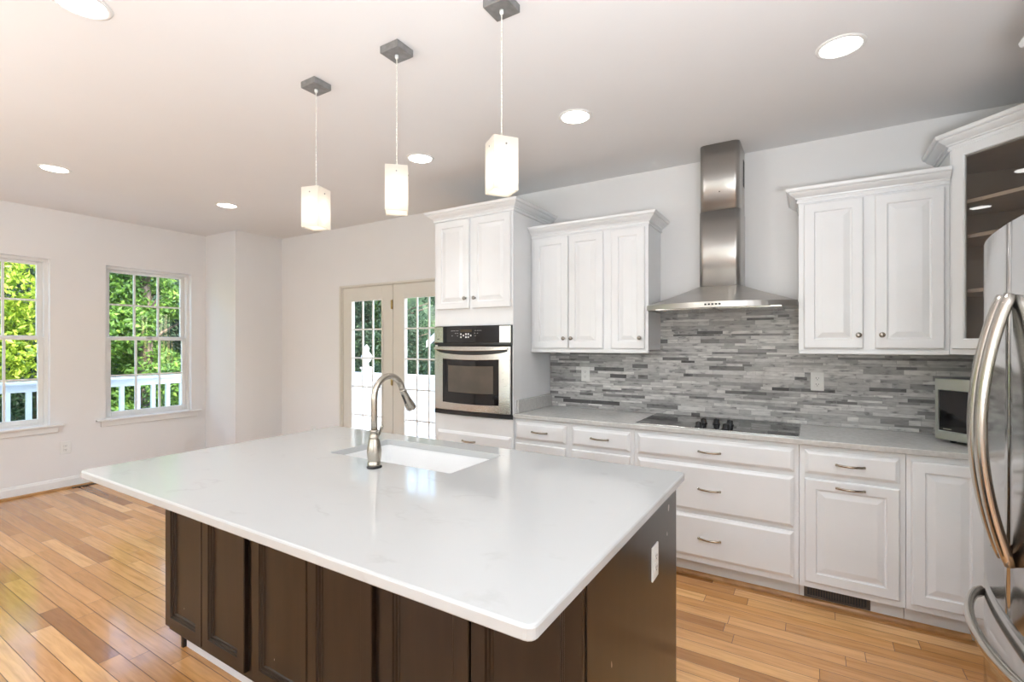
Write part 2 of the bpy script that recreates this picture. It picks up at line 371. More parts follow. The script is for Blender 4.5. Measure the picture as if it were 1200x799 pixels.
mx = n_.new('ShaderNodeMix'); mx.data_type = 'RGBA'; mx.blend_type = 'MULTIPLY'; mx.inputs[0].default_value = .75
l_.new(tcol, mx.inputs[6]); l_.new(dm, mx.inputs[7]); l_.new(mx.outputs[2], b_.inputs['Base Color']); bump(TILE, t1.outputs[0], .25, .002)
rt = random.Random(11); quads = []
def strips(u0, u1, z0, z1, P, skip=None):
    z = z0
    while z < z1-.004:
        hgt = rt.choice([.014, .017, .022, .022, .030]); zz = min(z+hgt, z1); u = u0-rt.uniform(0, .15)
        while u < u1:
            L = rt.choice([.07, .11, .16, .21, .27])*rt.uniform(.8, 1.2); a, b = max(u, u0), min(u+L, u1)
            if b-a > .004 and not (skip and skip(a, b, z, zz)):
                t = rt.choice([rt.gauss(.6, .13)]*6+[rt.gauss(.9, .08)]*2+[rt.gauss(.22, .10)]); d = rt.uniform(0, .004)
                quads.append(([P(a+.0006, z+.0006, d), P(b-.0006, z+.0006, d), P(b-.0006, zz-.0006, d), P(a+.0006, zz-.0006, d)], (min(1, max(0, t)), rt.random(), 0)))
            u += L
        z = zz
BS = YB-.008
strips(-1.886, XR-.008, .914, 1.70, lambda u, z, d: (u, BS-d*.6, z))
strips(0, 1.24, .914, 1.42, lambda u, z, d: (XR-.008-d*.6, BS-u, z))
sp = tiles('trim_backsplash', quads, TILE); tag(sp, 'grey marble strip mosaic backsplash behind the cooktop', 'backsplash', kind='structure')
GROUT = noisy('grout', (.30, .30, .295), (.36, .36, .355), 30, .8)
bm = NB(); box(bm, -1.887, XR, BS+.001, YB, .914, 1.70); box(bm, XR-.007, XR, 2.46, BS, .914, 1.42); q = put('grout', bm, GROUT, sp)

# ------------------------------------------------------------------ cabinet parts
RAISED = [(0, 0), (0, .013), (.004, .018), (.007, .019), (.052, .019), (.056, .012), (.062, .011), (.066, .012), (.090, .0175), (.093, .018)]
SLAB = [(0, 0), (0, .008), (.006, .011), (.016, .018), (.019, .019)]
FLATP = [(0, 0), (0, .016), (.003, .019), (.048, .019), (.051, .013), (.056, .0125), (.059, .007), (.064, .0065), (.067, .003)]
def knob(parent, x, y, z):
    bm = NB(); lathe(bm, [(.008, 0), (.006, .004), (.005, .012), (.010, .017), (.0145, .021), (.015, .025), (.011, .029), (.003, .031)], (x, y, z), (0, -1, 0), 16)
    put('knob', bm, KNOBM, parent)
KNOBM = brushed('knob_nickel', (.36, .33, .30), .28, 2)
def pull(parent, x, y, z, L=.128):
    bm = NB()
    pts = arc(9, lambda t: (x-L/2+L*t, y-.008-.02*math.sin(PI*t), z)); tube(bm, pts, .006, 8, (0, 0, 1), .0035)
    for s in (-1, 1):
        xx = x+s*(L/2-.004); box(bm, xx-.006, xx+.006, y-.012, y, z-.006, z+.006, .002)
    put('handle', bm, PULL, parent)
def door(parent, x0, x1, z0, z1, y=0, steps=RAISED, m=None, name='door'):
    bm = NB(); panel(bm, x0, x1, z0, z1, y, steps); return put(name, bm, m or CAB, parent)
CROWN = [(0, 0), (.009, 0), (.011, .006), (.009, .012), (.006, .014), (.007, .022), (.016, .024), (.018, .031), (.024, .034), (.034, .040), (.046, .050), (.050, .056), (.049, .0585), (.058, .060), (.063, .066), (.066, .080), (0, .080)]
def crown(parent, pts, z):
    bm = NB(); sweep(bm, pts, [(a, z+b) for a, b in CROWN])
    k = put('crown', bm, CAB, parent); return k

# ---- base cabinets along the back wall (local y = 0 is the face frame)
FY = 3.118; BD = YB-FY-.002
def base_cabinet(x0, x1, label, xo=0):
    r = thing('base_cabinet', label, 'cabinet', (x0, FY, 0), 0, 'white base cabinets'); W = x1-x0
    bm = NB(); box(bm, 0, W, 0, BD, .108, .884); put('body', bm, CAB, r)
    bm = NB(); box(bm, 0, W, .062, .080, 0, .108); put('toe_kick', bm, TOEW, r)
    return r
def drawer(r, x0, x1, z0, z1, X, pz):
    d = door(r, x0-X, x1-X, z0, z1, 0, SLAB, name='drawer'); pull(d, (x0+x1)/2-X, -.019, pz); return d
X = -1.887; r = base_cabinet(X, -.981, 'white base cabinet beside the wall oven, two small drawers side by side')
drawer(r, -1.870, -1.465, .728, .856, X, .795); drawer(r, -1.416, -1.005, .728, .856, X, .795)
for a, b in ((-1.870, -1.465), (-1.416, -1.005)):
    d = door(r, a-X, b-X, .141, .702)
    knob(d, (b-.03 if a < -1.6 else a+.03)-X, -.019, .64)
X = -.979; r = base_cabinet(X, -.058, 'white base cabinet under the cooktop, three wide stacked drawers')
for z0, z1, pz in ((.728, .856, .787), (.421, .702, .561), (.141, .398, .265)): drawer(r, -.955, -.082, z0, z1, X, pz)
X = -.056; r = base_cabinet(X, .403, 'white base cabinet over the dark floor register, drawer above one door')
drawer(r, -.031, .378, .728, .856, X, .794)
d = door(r, -.031-X, .379-X, .141, .703); pull(d, .174-X, -.019, .672)
X = .405; r = base_cabinet(X, XR-.002, 'white corner base cabinet with one tall door next to the refrigerator')
door(r, .424-X, .70-X, .141, .853)
# return run under the counter along the right wall, behind the refrigerator
r = thing('base_cabinet', 'white base cabinet on the right wall hidden behind the refrigerator', 'cabinet', (.72, 3.093, 0), -PI/2, 'white base cabinets')
bm = NB(); box(bm, 0, .63, 0, XR-.724, .108, .884); put('body', bm, CAB, r); bm = NB(); box(bm, 0, .63, .062, .08, 0, .108); put('toe_kick', bm, TOEW, r)
door(r, .05, .60, .141, .853)
bm = NB(); sweep(bm, [(-1.887, FY+.062), (.66, FY+.062)], [(0, 0), (.02, 0), (.019, .01), (.012, .02), (0, .026)])
struct('trim_1', bm, SHOE, 'oak shoe moulding along the white cabinet toe kick', 'moulding')

def register(name, label, loc, rz, W, Hh, horizontal):
    r = thing(name, label, 'vent', loc, rz)
    bm = NB(); f = .010
    box(bm, 0, W, -.006, 0, 0, f); box(bm, 0, W, -.006, 0, Hh-f, Hh); box(bm, 0, f*1.6, -.006, 0, f, Hh-f); box(bm, W-f*1.6, W, -.006, 0, f, Hh-f)
    put('frame', bm, REG, r)
    bm = NB(); n = int(W/.0135)
    for k in range(1, n): x = f*1.6+(W-f*3.2)*k/n; box(bm, x-.002, x+.002, -.005, -.001, f, Hh-f)
    put('grille', bm, REG, r)
    bm = NB(); box(bm, f, W-f, -.0008, .0005, f, Hh-f); put('backing', bm, SLOT, r)
    return r
REG = noisy('bronze_register', (.085, .068, .055), (.11, .09, .075), 20, .4, metal=.6)
register('toe_kick_register', 'dark slotted register in the toe kick below the white cabinets', (-.035, FY+.0605, .030), 0, .30, .062, 0)
rg = register('floor_register', 'dark floor register beside the left baseboard', (-6.10, 1.85, .0065), PI/2, .26, .105, 1)
rg.rotation_euler = (-PI/2, 0, PI/2); rg.location = (-6.232, 1.85, .002)

# ---- countertops
r = thing('countertop', 'light grey quartz countertop running along the back wall under the cooktop', 'countertop', (0, FY, .884))
bm = NB(); ey = 3.093-FY
box(bm, -1.886, XR-.003, ey, BS-.005-FY, 0, .030, .004, 2); put('slab', bm, GREYQ, r)
bm = NB(); box(bm, .695, XR-.003, -.653, ey, 0, .030, .004, 2); put('slab', bm, GREYQ, r)
bm = NB(); box(bm, -1.886, -1.866, .02, BS-.005-FY, .030, .128, .003); put('side_splash', bm, GREYQ, r)

# ---- cooktop
r = thing('cooktop', 'black glass cooktop set into the grey countertop under the hood', 'cooktop', (-.98, 3.135, .914))
bm = NB(); box(bm, .003, .921, .003, .512, .0005, .0075, .003); put('glass_top', bm, BGLASS, r)
bm = NB(); box(bm, 0, .924, -.004, .003, .0005, .006, .001); box(bm, 0, .924, .512, .518, .0005, .006, .001); box(bm, 0, .003, .003, .512, .0005, .006); box(bm, .921, .924, .003, .512, .0005, .006); put('steel_edge', bm, STEEL, r)
BURN = noisy('burner_print', (.035, .035, .037), (.045, .045, .047), 60, .2)
for bx, by, br in ((.17, .15, .095), (.19, .37, .075), (.74, .14, .075), (.74, .37, .105)):
    bm = NB(); rr = []
    for q in (br-.004, br): rr.append([(bx+q*math.cos(2*PI*k/40), by+q*math.sin(2*PI*k/40), .0078) for k in range(40)])
    rings(bm, rr, False, False); put('burner_ring', bm, BURN, r)
for kx, ky in ((-.594, 3.175), (-.594, 3.335), (-.517, 3.350), (-.437, 3.168), (-.437, 3.345)):
    bm = NB(); lathe(bm, [(.024, 0), (.024, .004), (.019, .008), (.0175, .028), (.015, .031), (.002, .032)], (kx+.98, ky-3.135, .0076), n=18)
    box(bm, kx+.98-.004, kx+.98+.004, ky-3.135-.02, ky-3.135+.02, .024, .044, .002); put('control_knob', bm, BLACK, r)

# ---- oven tower
TX, TY, TW, TD = -2.645, 3.10, .755, YB-3.102
t = thing('oven_cabinet', 'tall white cabinet tower housing the wall oven beside the French door', 'cabinet', (TX, TY, 0))
bm = NB(); box(bm, 0, TW, 0, TD, 1.577, 2.443); box(bm, 0, TW, 0, TD, .108, .866); box(bm, 0, .016, .002, TD, .866, 1.577); box(bm, TW-.008, TW, .002, TD, .866, 1.577); box(bm, .016, TW-.008, TD-.02, TD, .866, 1.577)
put('body', bm, CAB, t)
bm = NB(); box(bm, 0, TW, .06, .08, 0, .108); put('toe_kick', bm, TOEW, t)
d = door(t, -2.617-TX, -2.288-TX, 1.710, 2.418); knob(d, -2.318-TX, -.019, 1.79)
d = door(t, -2.256-TX, -1.905-TX, 1.710, 2.418); knob(d, -2.226-TX, -.019, 1.79)
d = door(t, -2.608-TX, -1.905-TX, .141, .735, 0, SLAB, name='drawer'); pull(d, -2.285-TX, -.019, .672)
crown(t, [(0, TD), (0, 0), (TW, 0), (TW, TD)][::1], 2.425)

ov = thing('wall_oven', 'stainless steel wall oven with black control panel built into the white tower', 'oven', (TX+.017, TY-.001, .868))
OW = TW-.026
bm = NB(); box(bm, .004, OW-.004, .01, .50, .01, .70); put('body', bm, BLACK, ov)
def bow(x, d=.020): return -.018-d*(1-((x-OW/2)/(OW/2))**2)
def bowed(bm, x0, x1, z0f, z1f, yb, off=0, n=14, d=.02):
    rr = []
    for k in range(n):
        x = x0+(x1-x0)*k/(n-1); f = bow(x, d)+off; z0, z1 = z0f(x), z1f(x); e = .003
        rr.append([(x, yb, z0), (x, f+e, z0), (x, f, z0+e), (x, f, z1-e), (x, f+e, z1), (x, yb, z1)])
    rings(bm, rr, smooth=False)
cst = lambda v: (lambda x: v)
bm = NB(); bowed(bm, -.008, OW+.004, cst(.556), cst(.706), .0, .0045); put('control_panel', bm, BLACK, ov)
bm = NB(); bowed(bm, .090, OW-.095, cst(.574), cst(.702), -.010, -.001); cp = put('panel_glass', bm, BGLASS, ov)
for a, b in ((-.008, .090), (OW-.095, OW-.002)):
    bm = NB(); bowed(bm, a, b, cst(.574), cst(.702), -.004, -.001, 6); put('panel_end_cap', bm, STEEL, ov)
bm = NB(); box(bm, .026, .050, bow(.04)-.0022, bow(.04)+.004, .600, .606); put('badge', bm, SLOT, ov)
bm = NB(); bowed(bm, .275, .385, cst(.655), cst(.68), -.012, -.002, 6); put('display', bm, LCD, cp)
MARK = noisy('white_print', (.62, .62, .62), (.7, .7, .7), 30, .5)
for zz, xs in ((.668, (.185, .20, .215, .235, .25, .42, .44, .455, .47)), (.648, (.225, .245, .415, .44)), (.628, (.19, .245, .42))):
    for x in xs: bm = NB(); box(bm, x-.004, x+.004, bow(x)-.0018, bow(x), zz-.0012, zz+.0012); put('legend', bm, MARK, cp)
for x, zz in ((.28, .641), (.28, .618), (.305, .630), (.33, .641), (.33, .618), (.352, .641), (.352, .618), (.376, .630)):
    bm = NB(); box(bm, x-.007, x+.007, bow(x)-.0018, bow(x), zz-.0065, zz+.0065, .003); put('button', bm, MARK, cp)
# oven door: steel frame around a dark window, bowed
bm = NB(); dz0, dz1 = .040, .545
wz0 = lambda x: .100-.012*(1-((x-OW/2)/(OW/2))**2)+.006; wz1 = lambda x: .452-.014*(1-((x-OW/2)/(OW/2))**2)
bowed(bm, 0, .090, cst(dz0), cst(dz1), -.001, -.004, 6); bowed(bm, OW-.098, OW-.006, cst(dz0), cst(dz1), -.001, -.004, 6)
bowed(bm, .090, OW-.098, cst(dz0), wz0, -.001, -.004); bowed(bm, .090, OW-.098, wz1, cst(dz1), -.001, -.004)
od = put('oven_door', bm, STEEL, ov)
bm = NB(); bowed(bm, .090, OW-.098, wz0, wz1, -.006, -.0015); put('window_glass', bm, BGLASS, od)
OVENIN = noisy('oven_inner_window', (.095, .082, .066), (.12, .10, .08), 6, .08)
bm = NB(); bowed(bm, .148, OW-.148, lambda x: wz0(x)+.085, lambda x: wz1(x)-.045, -.012, -.0025); put('inner_window', bm, OVENIN, od)
qq = lambda x: max(0, 1-((x-OW/2)/(OW/2-.02))**2)
bm = NB(); bowed(bm, .02, OW-.026, lambda x: .512-.034*qq(x)**.6, lambda x: .5225-.011*qq(x), -.004, -.0065, 22); put('handle_shadow', bm, BLACK, od)  # black crescent: the handle's shadow on the door put into colour
bm = NB(); bowed(bm, .012, OW-.018, lambda x: .521-.011*qq(x), lambda x: .538-.006*qq(x), -.010, -.030, 22); put('handle', bm, STEEL, od)
bm = NB(); bowed(bm, -.01, OW+.008, cst(.002), cst(.036), .0, .006); put('bottom_trim', bm, BLACK, ov)

# ---- upper cabinets
UY = 3.375; UD = YB-UY-.002
def upper(x0, x1, z0, z1, label):
    r = thing('upper_cabinet', label, 'cabinet', (x0, UY, z0), 0, 'white upper cabinets'); W = x1-x0
    bm = NB(); box(bm, 0, W, 0, UD, .006, z1-z0); put('body', bm, CAB, r)
    bm = NB(); box(bm, -.0, W, -.012, .022, -.018, .006, .004); put('light_rail', bm, CAB, r)
    return r
X, Z = -1.886, 1.385; r = upper(X, -.962, Z, 2.264, 'white upper cabinet with three doors between oven tower and hood')
for a, b, kx in ((-1.862, -1.566, -1.594), (-1.560, -1.288, -1.532), (-1.227, -.984, -1.014)):
    d = door(r, a-X, b-X, 1.399-Z, 2.249-Z); knob(d, kx-X, -.019, 1.475-Z)
crown(r, [(0, 0), (-.962-X, 0), (-.962-X, UD)], 2.262-Z)
X, Z = -.064, 1.392; r = upper(X, .617, Z, 2.272, 'white upper cabinet with two doors right of the hood')
for a, b, kx in ((-.038, .249, .226), (.302, .596, .331)):
    d = door(r, a-X, b-X, 1.407-Z, 2.257-Z); knob(d, kx-X, -.019, 1.483-Z)
crown(r, [(0, UD), (0, 0), (.617-X, 0)], 2.268-Z)
# diagonal glass corner cabinet
CX, CYy, CZ = .619, 3.375, 1.379; c45 = math.sqrt(.5)
def loc45(p): dx, dy = p[0]-CX, p[1]-CYy; return (c45*dx-c45*dy, c45*dx+c45*dy)
r = thing('corner_cabinet', 'taller white corner cabinet with a glass door and shelves inside', 'cabinet', (CX, CYy, CZ), -PI/4)
HH = 2.448-CZ; FWd = .495
pent = [loc45(p) for p in ((CX, CYy), (CX+FWd*c45, CYy-FWd*c45), (XR-.002, CYy-FWd*c45), (XR-.002, YB-.002), (CX, YB-.002))]
def shrink(poly, d):
    c = Vector((sum(p[0] for p in poly)/5, sum(p[1] for p in poly)/5)); return [tuple(c+(Vector(p)-c)*(1-d/(Vector(p)-c).length)) for p in poly]
bm = NB(); prism(bm, pent, 0, .018); prism(bm, pent, HH-.06, HH)
for i in (1, 2, 3, 4):                                              # sides and back, with thickness
    a, b = Vector(pent[i]), Vector(pent[(i+1) % 5]); dd = (b-a).normalized(); nn = Vector((-dd.y, dd.x))*.012
    prism(bm, [tuple(a), tuple(b), tuple(b+nn), tuple(a+nn)], .018, HH-.06)
box(bm, .0, .022, .0, .02, .018, HH-.06); box(bm, FWd-.022, FWd, 0, .02, .018, HH-.06); box(bm, .022, FWd-.022, 0, .02, .018, .03)
put('body', bm, CAB, r)
ip = shrink(pent, .03)
bm = NB(); rings(bm, [[(x, y, z) for x, y in shrink(pent, .022)[1:]+shrink(pent, .022)[:1]] for z in (.0185, HH-.0605)], True, True, closed=False); put('lining', bm, INSIDE, r)
for z in (2.175, 1.995, 1.715):
    sh = [loc45(p) for p in ((CX+.02, CYy+.045), (CX+FWd*c45+.02, CYy-FWd*c45+.045), (XR-.03, CYy-FWd*c45+.045), (XR-.03, YB-.03), (CX+.02, YB-.03))]
    bm = NB(); prism(bm, sh, z-CZ-.018, z-CZ); put('shelf', bm, SHELF, r)
bm = NB(); a, b, z0, z1, gz0, gz1 = .018, FWd-.018, .028, HH-.008, 1.461-CZ, 2.391-CZ
ga, gb = .077, FWd-.077
def frame_ring(i, y): return [(a+i*(ga-a), y, z0+i*(gz0-z0)), (b-i*(b-gb), y, z0+i*(gz0-z0)), (b-i*(b-gb), y, z1-i*(z1-gz1)), (a+i*(ga-a), y, z1-i*(z1-gz1))]
rings(bm, [frame_ring(0, 0), frame_ring(0, -.013), frame_ring(.08, -.019), frame_ring(.92, -.019), frame_ring(1, -.014), frame_ring(1, 0)], False, False)
d = put('door', bm, CAB, r); bm = NB(); box(bm, ga-.003, gb+.003, -.009, -.005, gz0-.003, gz1+.003); put('pane', bm, CABGLASS, d)
crown(r, [pent[4], pent[0], pent[1], pent[2]], HH-.008)
# cabinet over the refrigerator
r = thing('upper_cabinet', 'white cabinet over the refrigerator, only its crown corner showing', 'cabinet', (.705, 2.40, 1.86), -PI/2, 'white upper cabinets')
bm = NB(); box(bm, 0, .92, 0, XR-.708, 0, .588); put('body', bm, CAB, r)
door(r, .02, .455, .02, .57); door(r, .465, .90, .02, .57); crown(r, [(0, XR-.708), (0, 0), (.92, 0), (.92, XR-.708)], .58)

# ---- range hood
hd = thing('range_hood', 'stainless chimney range hood above the cooktop', 'range hood', (-.505, YB-.009, 1.655))
hw = .438; n = 25; lip = []
for k in range(n):
    q = -1+2*k/(n-1); lip.append((hw*q, -(.42+.155*(1-q*q))))
lip = [(-hw, -.001)]+lip+[(hw, -.001)]
cxl, cxr, cyf = -.132, .118, -.285
def top_pt(x, y):
    if y > -.01: return (cxl if x < 0 else cxr, -.001)
    if x < -.115: return (cxl, cyf)
    if x > .115: return (cxr, cyf)
    return (cxl+(cxr-cxl)*(x+.115)/.23, cyf)
bm = NB()
r0 = [(x*.985, y*.985, .004) for x, y in lip]; r1 = [(x, y, 0) for x, y in lip]; r2 = [(x, y, .034) for x, y in lip]
r3 = [(x*.985, y*.99, .037) for x, y in lip]
tp = [top_pt(x, y) for x, y in lip]
mid = [((x*.45+tx*.55), (y*.45+ty*.55), .037+.118*.5) for (x, y), (tx, ty) in zip(lip, tp)]
rings(bm, [r0, r1, r2, r3, mid, [(x, y, .155) for x, y in tp]], True, True); put('canopy', bm, HOODS, hd)
def rrect(x0, x1, y0, y1, r, m=5):
    p = [(x1, y1), (x0, y1)]
    p += [(x0+r-r*math.cos(PI/2*k/m), y0+r-r*math.sin(PI/2*k/m)) for k in range(m+1)]
    p += [(x1-r+r*math.sin(PI/2*k/m), y0+r-r*math.cos(PI/2*k/m)) for k in range(m+1)]; return p
def duct(poly, z0, z1, name):
    bm = NB(); rings(bm, [[(x, y, z) for x, y in poly] for z in (z0, z1)], smooth=False)
    for f in bm.faces:
        if len(f.verts) == 4 and abs(f.normal.z) < .5: f.smooth = True
    o = put(name, bm, HOODS, hd); return o
duct(rrect(cxl, cxr, cyf, -.001, .035), .15, .648, 'lower_chimney')
uc = duct(rrect(cxl+.004, cxr-.004, cyf+.004, -.001, .033), .648, 2.742-1.655, 'upper_chimney')
bm = NB()
for xx in (cxr-.0045, cxl+.0025):
    bm = NB()
    for k in range(4): box(bm, xx, xx+.002, -.085+k*.018, -.075+k*.018, .84, 1.02)
    put('vent_slots', bm, SLOT, uc)
bm = NB(); lathe(bm, [(.004, 0), (.004, .003)], (-.005, cyf+.005, .77), (0, -1, 0), 10); put('rivet', bm, SLOT, uc)
bm = NB(); box(bm, -.36, -.01, -.50, -.06, -.004, .0035); box(bm, .01, .36, -.50, -.06, -.004, .0035); put('grease_filter', bm, STEEL, hd)
for k in range(5): bm = NB(); x = -.04+.02*k; box(bm, x-.006, x+.006, -.579, -.573, .012, .022, .001); put('switch', bm, BLACK, hd)

# ---- refrigerator (local x runs towards the camera, local -y faces the room)
fr = thing('refrigerator', 'stainless French-door refrigerator with curved handles at the right edge', 'refrigerator', (.50, 2.437, 0), -PI/2)
FW = .855
def fy(x): return .040*abs((x-.4275)/.4275)**2.2
def fdoor(x0, x1, bevl, bevr, n=14):
    p = [(x1, .062), (x0, .062)]
    xs = [x0+(x1-x0)*k/(n-1) for k in range(n)]
    for k, x in enumerate(xs):
        if k == 0: p += [(x0, fy(x0)+bevl), (x0+bevl*.3, fy(x0)+bevl*.3)]; x = x0+bevl
        elif k == n-1: x = x1-bevr
        p.append((x, fy(x)))
        if k == n-1: p += [(x1-bevr*.3, fy(x1)+bevr*.3), (x1, fy(x1)+bevr)]
    return p
bm = NB(); box(bm, .004, FW-.004, .066, .775, .03, 1.775); put('body', bm, noisy('fridge_side', (.17, .17, .175), (.20, .20, .205), 6, .4), fr)
def fput(name, poly, z0, z1):
    bm = NB(); e = .005
    rings(bm, [[(x, y+(e if y < .06 else 0), z0) for x, y in poly], [(x, y, z0+e) for x, y in poly], [(x, y, z1-e) for x, y in poly], [(x, y+(e if y < .06 else 0), z1) for x, y in poly]])
    for f in bm.faces:
        if abs(f.normal.z) < .2 and f.calc_area() > .004: f.smooth = True
    return put(name, bm, FRIDGE, fr)
dl = fput('left_door', fdoor(.002, .4215, .006, .010), .617, 1.798)
drr = fput('right_door', fdoor(.4335, FW-.002, .010, .006), .617, 1.798)
fz = fput('freezer_drawer', fdoor(.002, FW-.002, .006, .006, 24), .065, .603)
bm = NB(); box(bm, .02, FW-.02, .03, .3, .0, .06); put('kick_grille', bm, BLACK, fr)
bm = NB(); box(bm, .4225, .4325, .012, .064, .62, 1.79); put('seam_glint', bm, PLATE, fr)  # pale strip: the bright reflection along the seam put into its colour
def vhandle(parent, x):
    bm = NB(); z0, z1 = .79, 1.578
    pts = arc(25, lambda q: (x, -.004-.066*math.sin(PI*q)**.8, z0+(z1-z0)*q)); tube(bm, pts, .024, 18, (1, 0, 0), .016)
    h = put('handle', bm, HANDLE, parent)
    bm = NB(); lathe(bm, [(.004, 0), (.004, .004)], (x, -.028, z0+.028), (0, -1, 0), 10); put('handle_screw', bm, SLOT, h)
vhandle(dl, .395); vhandle(drr, .466)
bm = NB(); pts = arc(31, lambda q: (.055+(FW-.11)*q, fy(.055+(FW-.11)*q)-.008-.058*math.sin(PI*q)**.55, .545)); tube(bm, pts, .019, 14, (0, 0, 1), .013)
put('handle', bm, HANDLE, fz)

# ---- microwave, turned into the corner
mw = thing('microwave', 'stainless microwave with dark window angled into the counter corner', 'microwave', (.562, 3.408, .9145), -PI/4)
MWW, MHT, MDP = .515, .338, .385
bm = NB(); box(bm, 0, MWW, .02, MDP, .016, MHT, .004); put('body', bm, noisy('microwave_case', (.05, .05, .052), (.06, .06, .062), 9, .4), mw)
bm = NB()
def rr4(x0, x1, z0, z1, y): return [(x0, y, z0), (x1, y, z0), (x1, y, z1), (x0, y, z1)]
dxr = MWW-.105
rings(bm, [rr4(0, dxr, .016, MHT, .0195), rr4(0, dxr, .016, MHT, .004), rr4(.004, dxr-.003, .020, MHT-.004, 0), rr4(.017, dxr-.02, .060, MHT-.060, 0), rr4(.021, dxr-.024, .064, MHT-.064, .005)], True, False)
MWS = brushed('microwave_steel', (.50, .51, .50), .3, 0); md = put('door', bm, MWS, mw)
bm = NB(); box(bm, .019, dxr-.022, .004, .009, .062, MHT-.062); put('window_glass', bm, BGLASS, md)
bm = NB(); box(bm, dxr+.001, MWW, .002, .0195, .016, MHT, .003); cp = put('control_panel', bm, STEEL, mw)
bm = NB(); box(bm, dxr+.015, MWW-.012, -.0005, .003, .075, MHT-.06); put('keypad', bm, BGLASS, cp)
bm = NB(); box(bm, .040, .080, .002, .0042, .072, .0755); put('badge', bm, STEEL, md)
for x in (.05, MWW-.05):
    for y in (.06, MDP-.05):
        bm = NB(); lathe(bm, [(.014, 0), (.014, .0165)], (x, y, 0), n=14); put('foot', bm, BLACK, mw)

# ------------------------------------------------------------------ island
IX0, IX1, IY0, IY1 = -2.570, -.434, .781, 2.056
ZT = .914
t = thing('island_countertop', 'large white quartz island top with the sink cut into it', 'countertop', (-1.5, 1.42, .884))
SX0, SX1, SY0, SY1 = -1.972, -1.236, 1.540, 1.925
def rr(x0, x1, y0, y1, r, m=4):
    out = []
    for cx0, cy0, a0 in ((x1-r, y1-r, 0), (x0+r, y1-r, 90), (x0+r, y0+r, 180), (x1-r, y0+r, 270)):
        for k in range(m+1): a = math.radians(a0+90*k/m); out.append((cx0+r*math.cos(a), cy0+r*math.sin(a)))
    return out
bm = NB(); L = lambda pl, z: [(x+1.5, y-1.42, z) for x, y in pl]
e = .006; outer = lambda i: rr(IX0+i, IX1-i, IY0+i, IY1-i, .022-i)
inner = lambda i: rr(SX0-i, SX1+i, SY0-i, SY1+i, .012+i)
rings(bm, [L(inner(0), 0), L(outer(.002), 0), L(outer(0), .003), L(outer(0), .024), L(outer(.002), .028), L(outer(e), .030), L(inner(.002), .030), L(inner(0), .028), L(inner(0), 0)], False, False)
bmesh.ops.remove_doubles(bm, verts=bm.verts, dist=1e-5)
put('slab', bm, QUARTZ, t)
# undermount sink
s = thing('sink', 'white undermount sink sunk in the island top behind the faucet', 'sink', ((SX0+SX1)/2, (SY0+SY1)/2, .884))
sx, sy = (SX1-SX0)/2, (SY1-SY0)/2
def sr(i, z, r): return [(x, y, z) for x, y in rr(-sx-.006+i, sx+.006-i, -sy-.006+i, sy+.006-i, r)]
bm = NB(); rings(bm, [sr(-.012, -.23, .03), sr(-.012, -.004, .03), sr(-.012, -.0015, .03), sr(0, -.0015, .03), sr(.001, -.01, .03), sr(.004, -.185, .03), sr(.02, -.207, .04), sr(.05, -.212, .05)], True, True, smooth=False)
put('basin', bm, CERAMIC, s)
bm = NB(); lathe(bm, [(.045, -.212), (.045, -.209), (.036, -.209), (.034, -.2105), (.01, -.2105)], (0, 0, 0), n=24); put('drain', bm, NICKEL, s)
# faucet
f = thing('faucet', 'brushed nickel gooseneck faucet standing on the island beside the sink', 'faucet', (-1.570, 1.450, ZT))
f.rotation_euler = (0, 0, 0)
bm = NB(); lathe(bm, [(.0315, 0), (.0315, .006), (.029, .008)], (0, 0, 0), n=28); put('base_ring', bm, BLACK, f)
bm = NB(); lathe(bm, [(.028, .008), (.0285, .013), (.0275, .022), (.0262, .024), (.0268, .032), (.0295, .055), (.0300, .072), (.0275, .092), (.0225, .115), (.0195, .124), (.0205, .127), (.0205, .131), (.0180, .133), (.0175, .150), (.0190, .152), (.0190, .157), (.0142, .159)], (0, 0, 0), n=28); put('body', bm, NICKEL, f)
bm = NB(); pts = [(0, 0, .157), (0, 0, .20), (0, 0, .24), (0, 0, .280)]
R = .085
for k in range(1, 17): a = math.radians(165*k/16); pts.append((0, R-R*math.cos(a), .290+R*math.sin(a)*1.05))
tube(bm, pts, .0135, 14, (1, 0, 0)); put('spout', bm, NICKEL, f)
e0 = Vector(pts[-1]); dv = (Vector(pts[-1])-Vector(pts[-2])).normalized()
dv = (dv+Vector((0, .28, 0))).normalized()
bm = NB(); lathe(bm, [(.0135, -.004), (.0145, 0), (.0150, .022), (.0175, .050), (.0225, .085), (.0232, .103), (.0215, .108), (.018, .108)], e0, dv, 20); sh = put('spray_head', bm, NICKEL, f)
bm = NB(); nb = Vector((0, -dv.z, dv.y)); nb = nb if nb.y < 0 else -nb; pc = e0+dv*.040+nb*.015
tube(bm, [pc-dv*.022, pc, pc+dv*.026+nb*.004], .006, 8, (1, 0, 0), .003); put('spray_button', bm, BLACK, sh)
hx = Vector((-.8525, -.5227, 0))*-1; lv = Vector((-.92, .38, 0)).normalized()
bm = NB(); lathe(bm, [(.012, .018), (.0175, .026), (.019, .034), (.0165, .044), (.006, .049)], (0, 0, .072), lv, 18); hb = put('handle_hub', bm, NICKEL, f)
bm = NB(); p0 = lv*.036+Vector((0, 0, .08)); tube(bm, [p0, p0+Vector((.016, .012, .03)), p0+Vector((.034, .016, .058)), p0+Vector((.050, .012, .086)), p0+Vector((.056, .010, .097))], .006, 10, None, None, [.7, .9, 1, 1.2, .8]); put('lever', bm, NICKEL, hb)

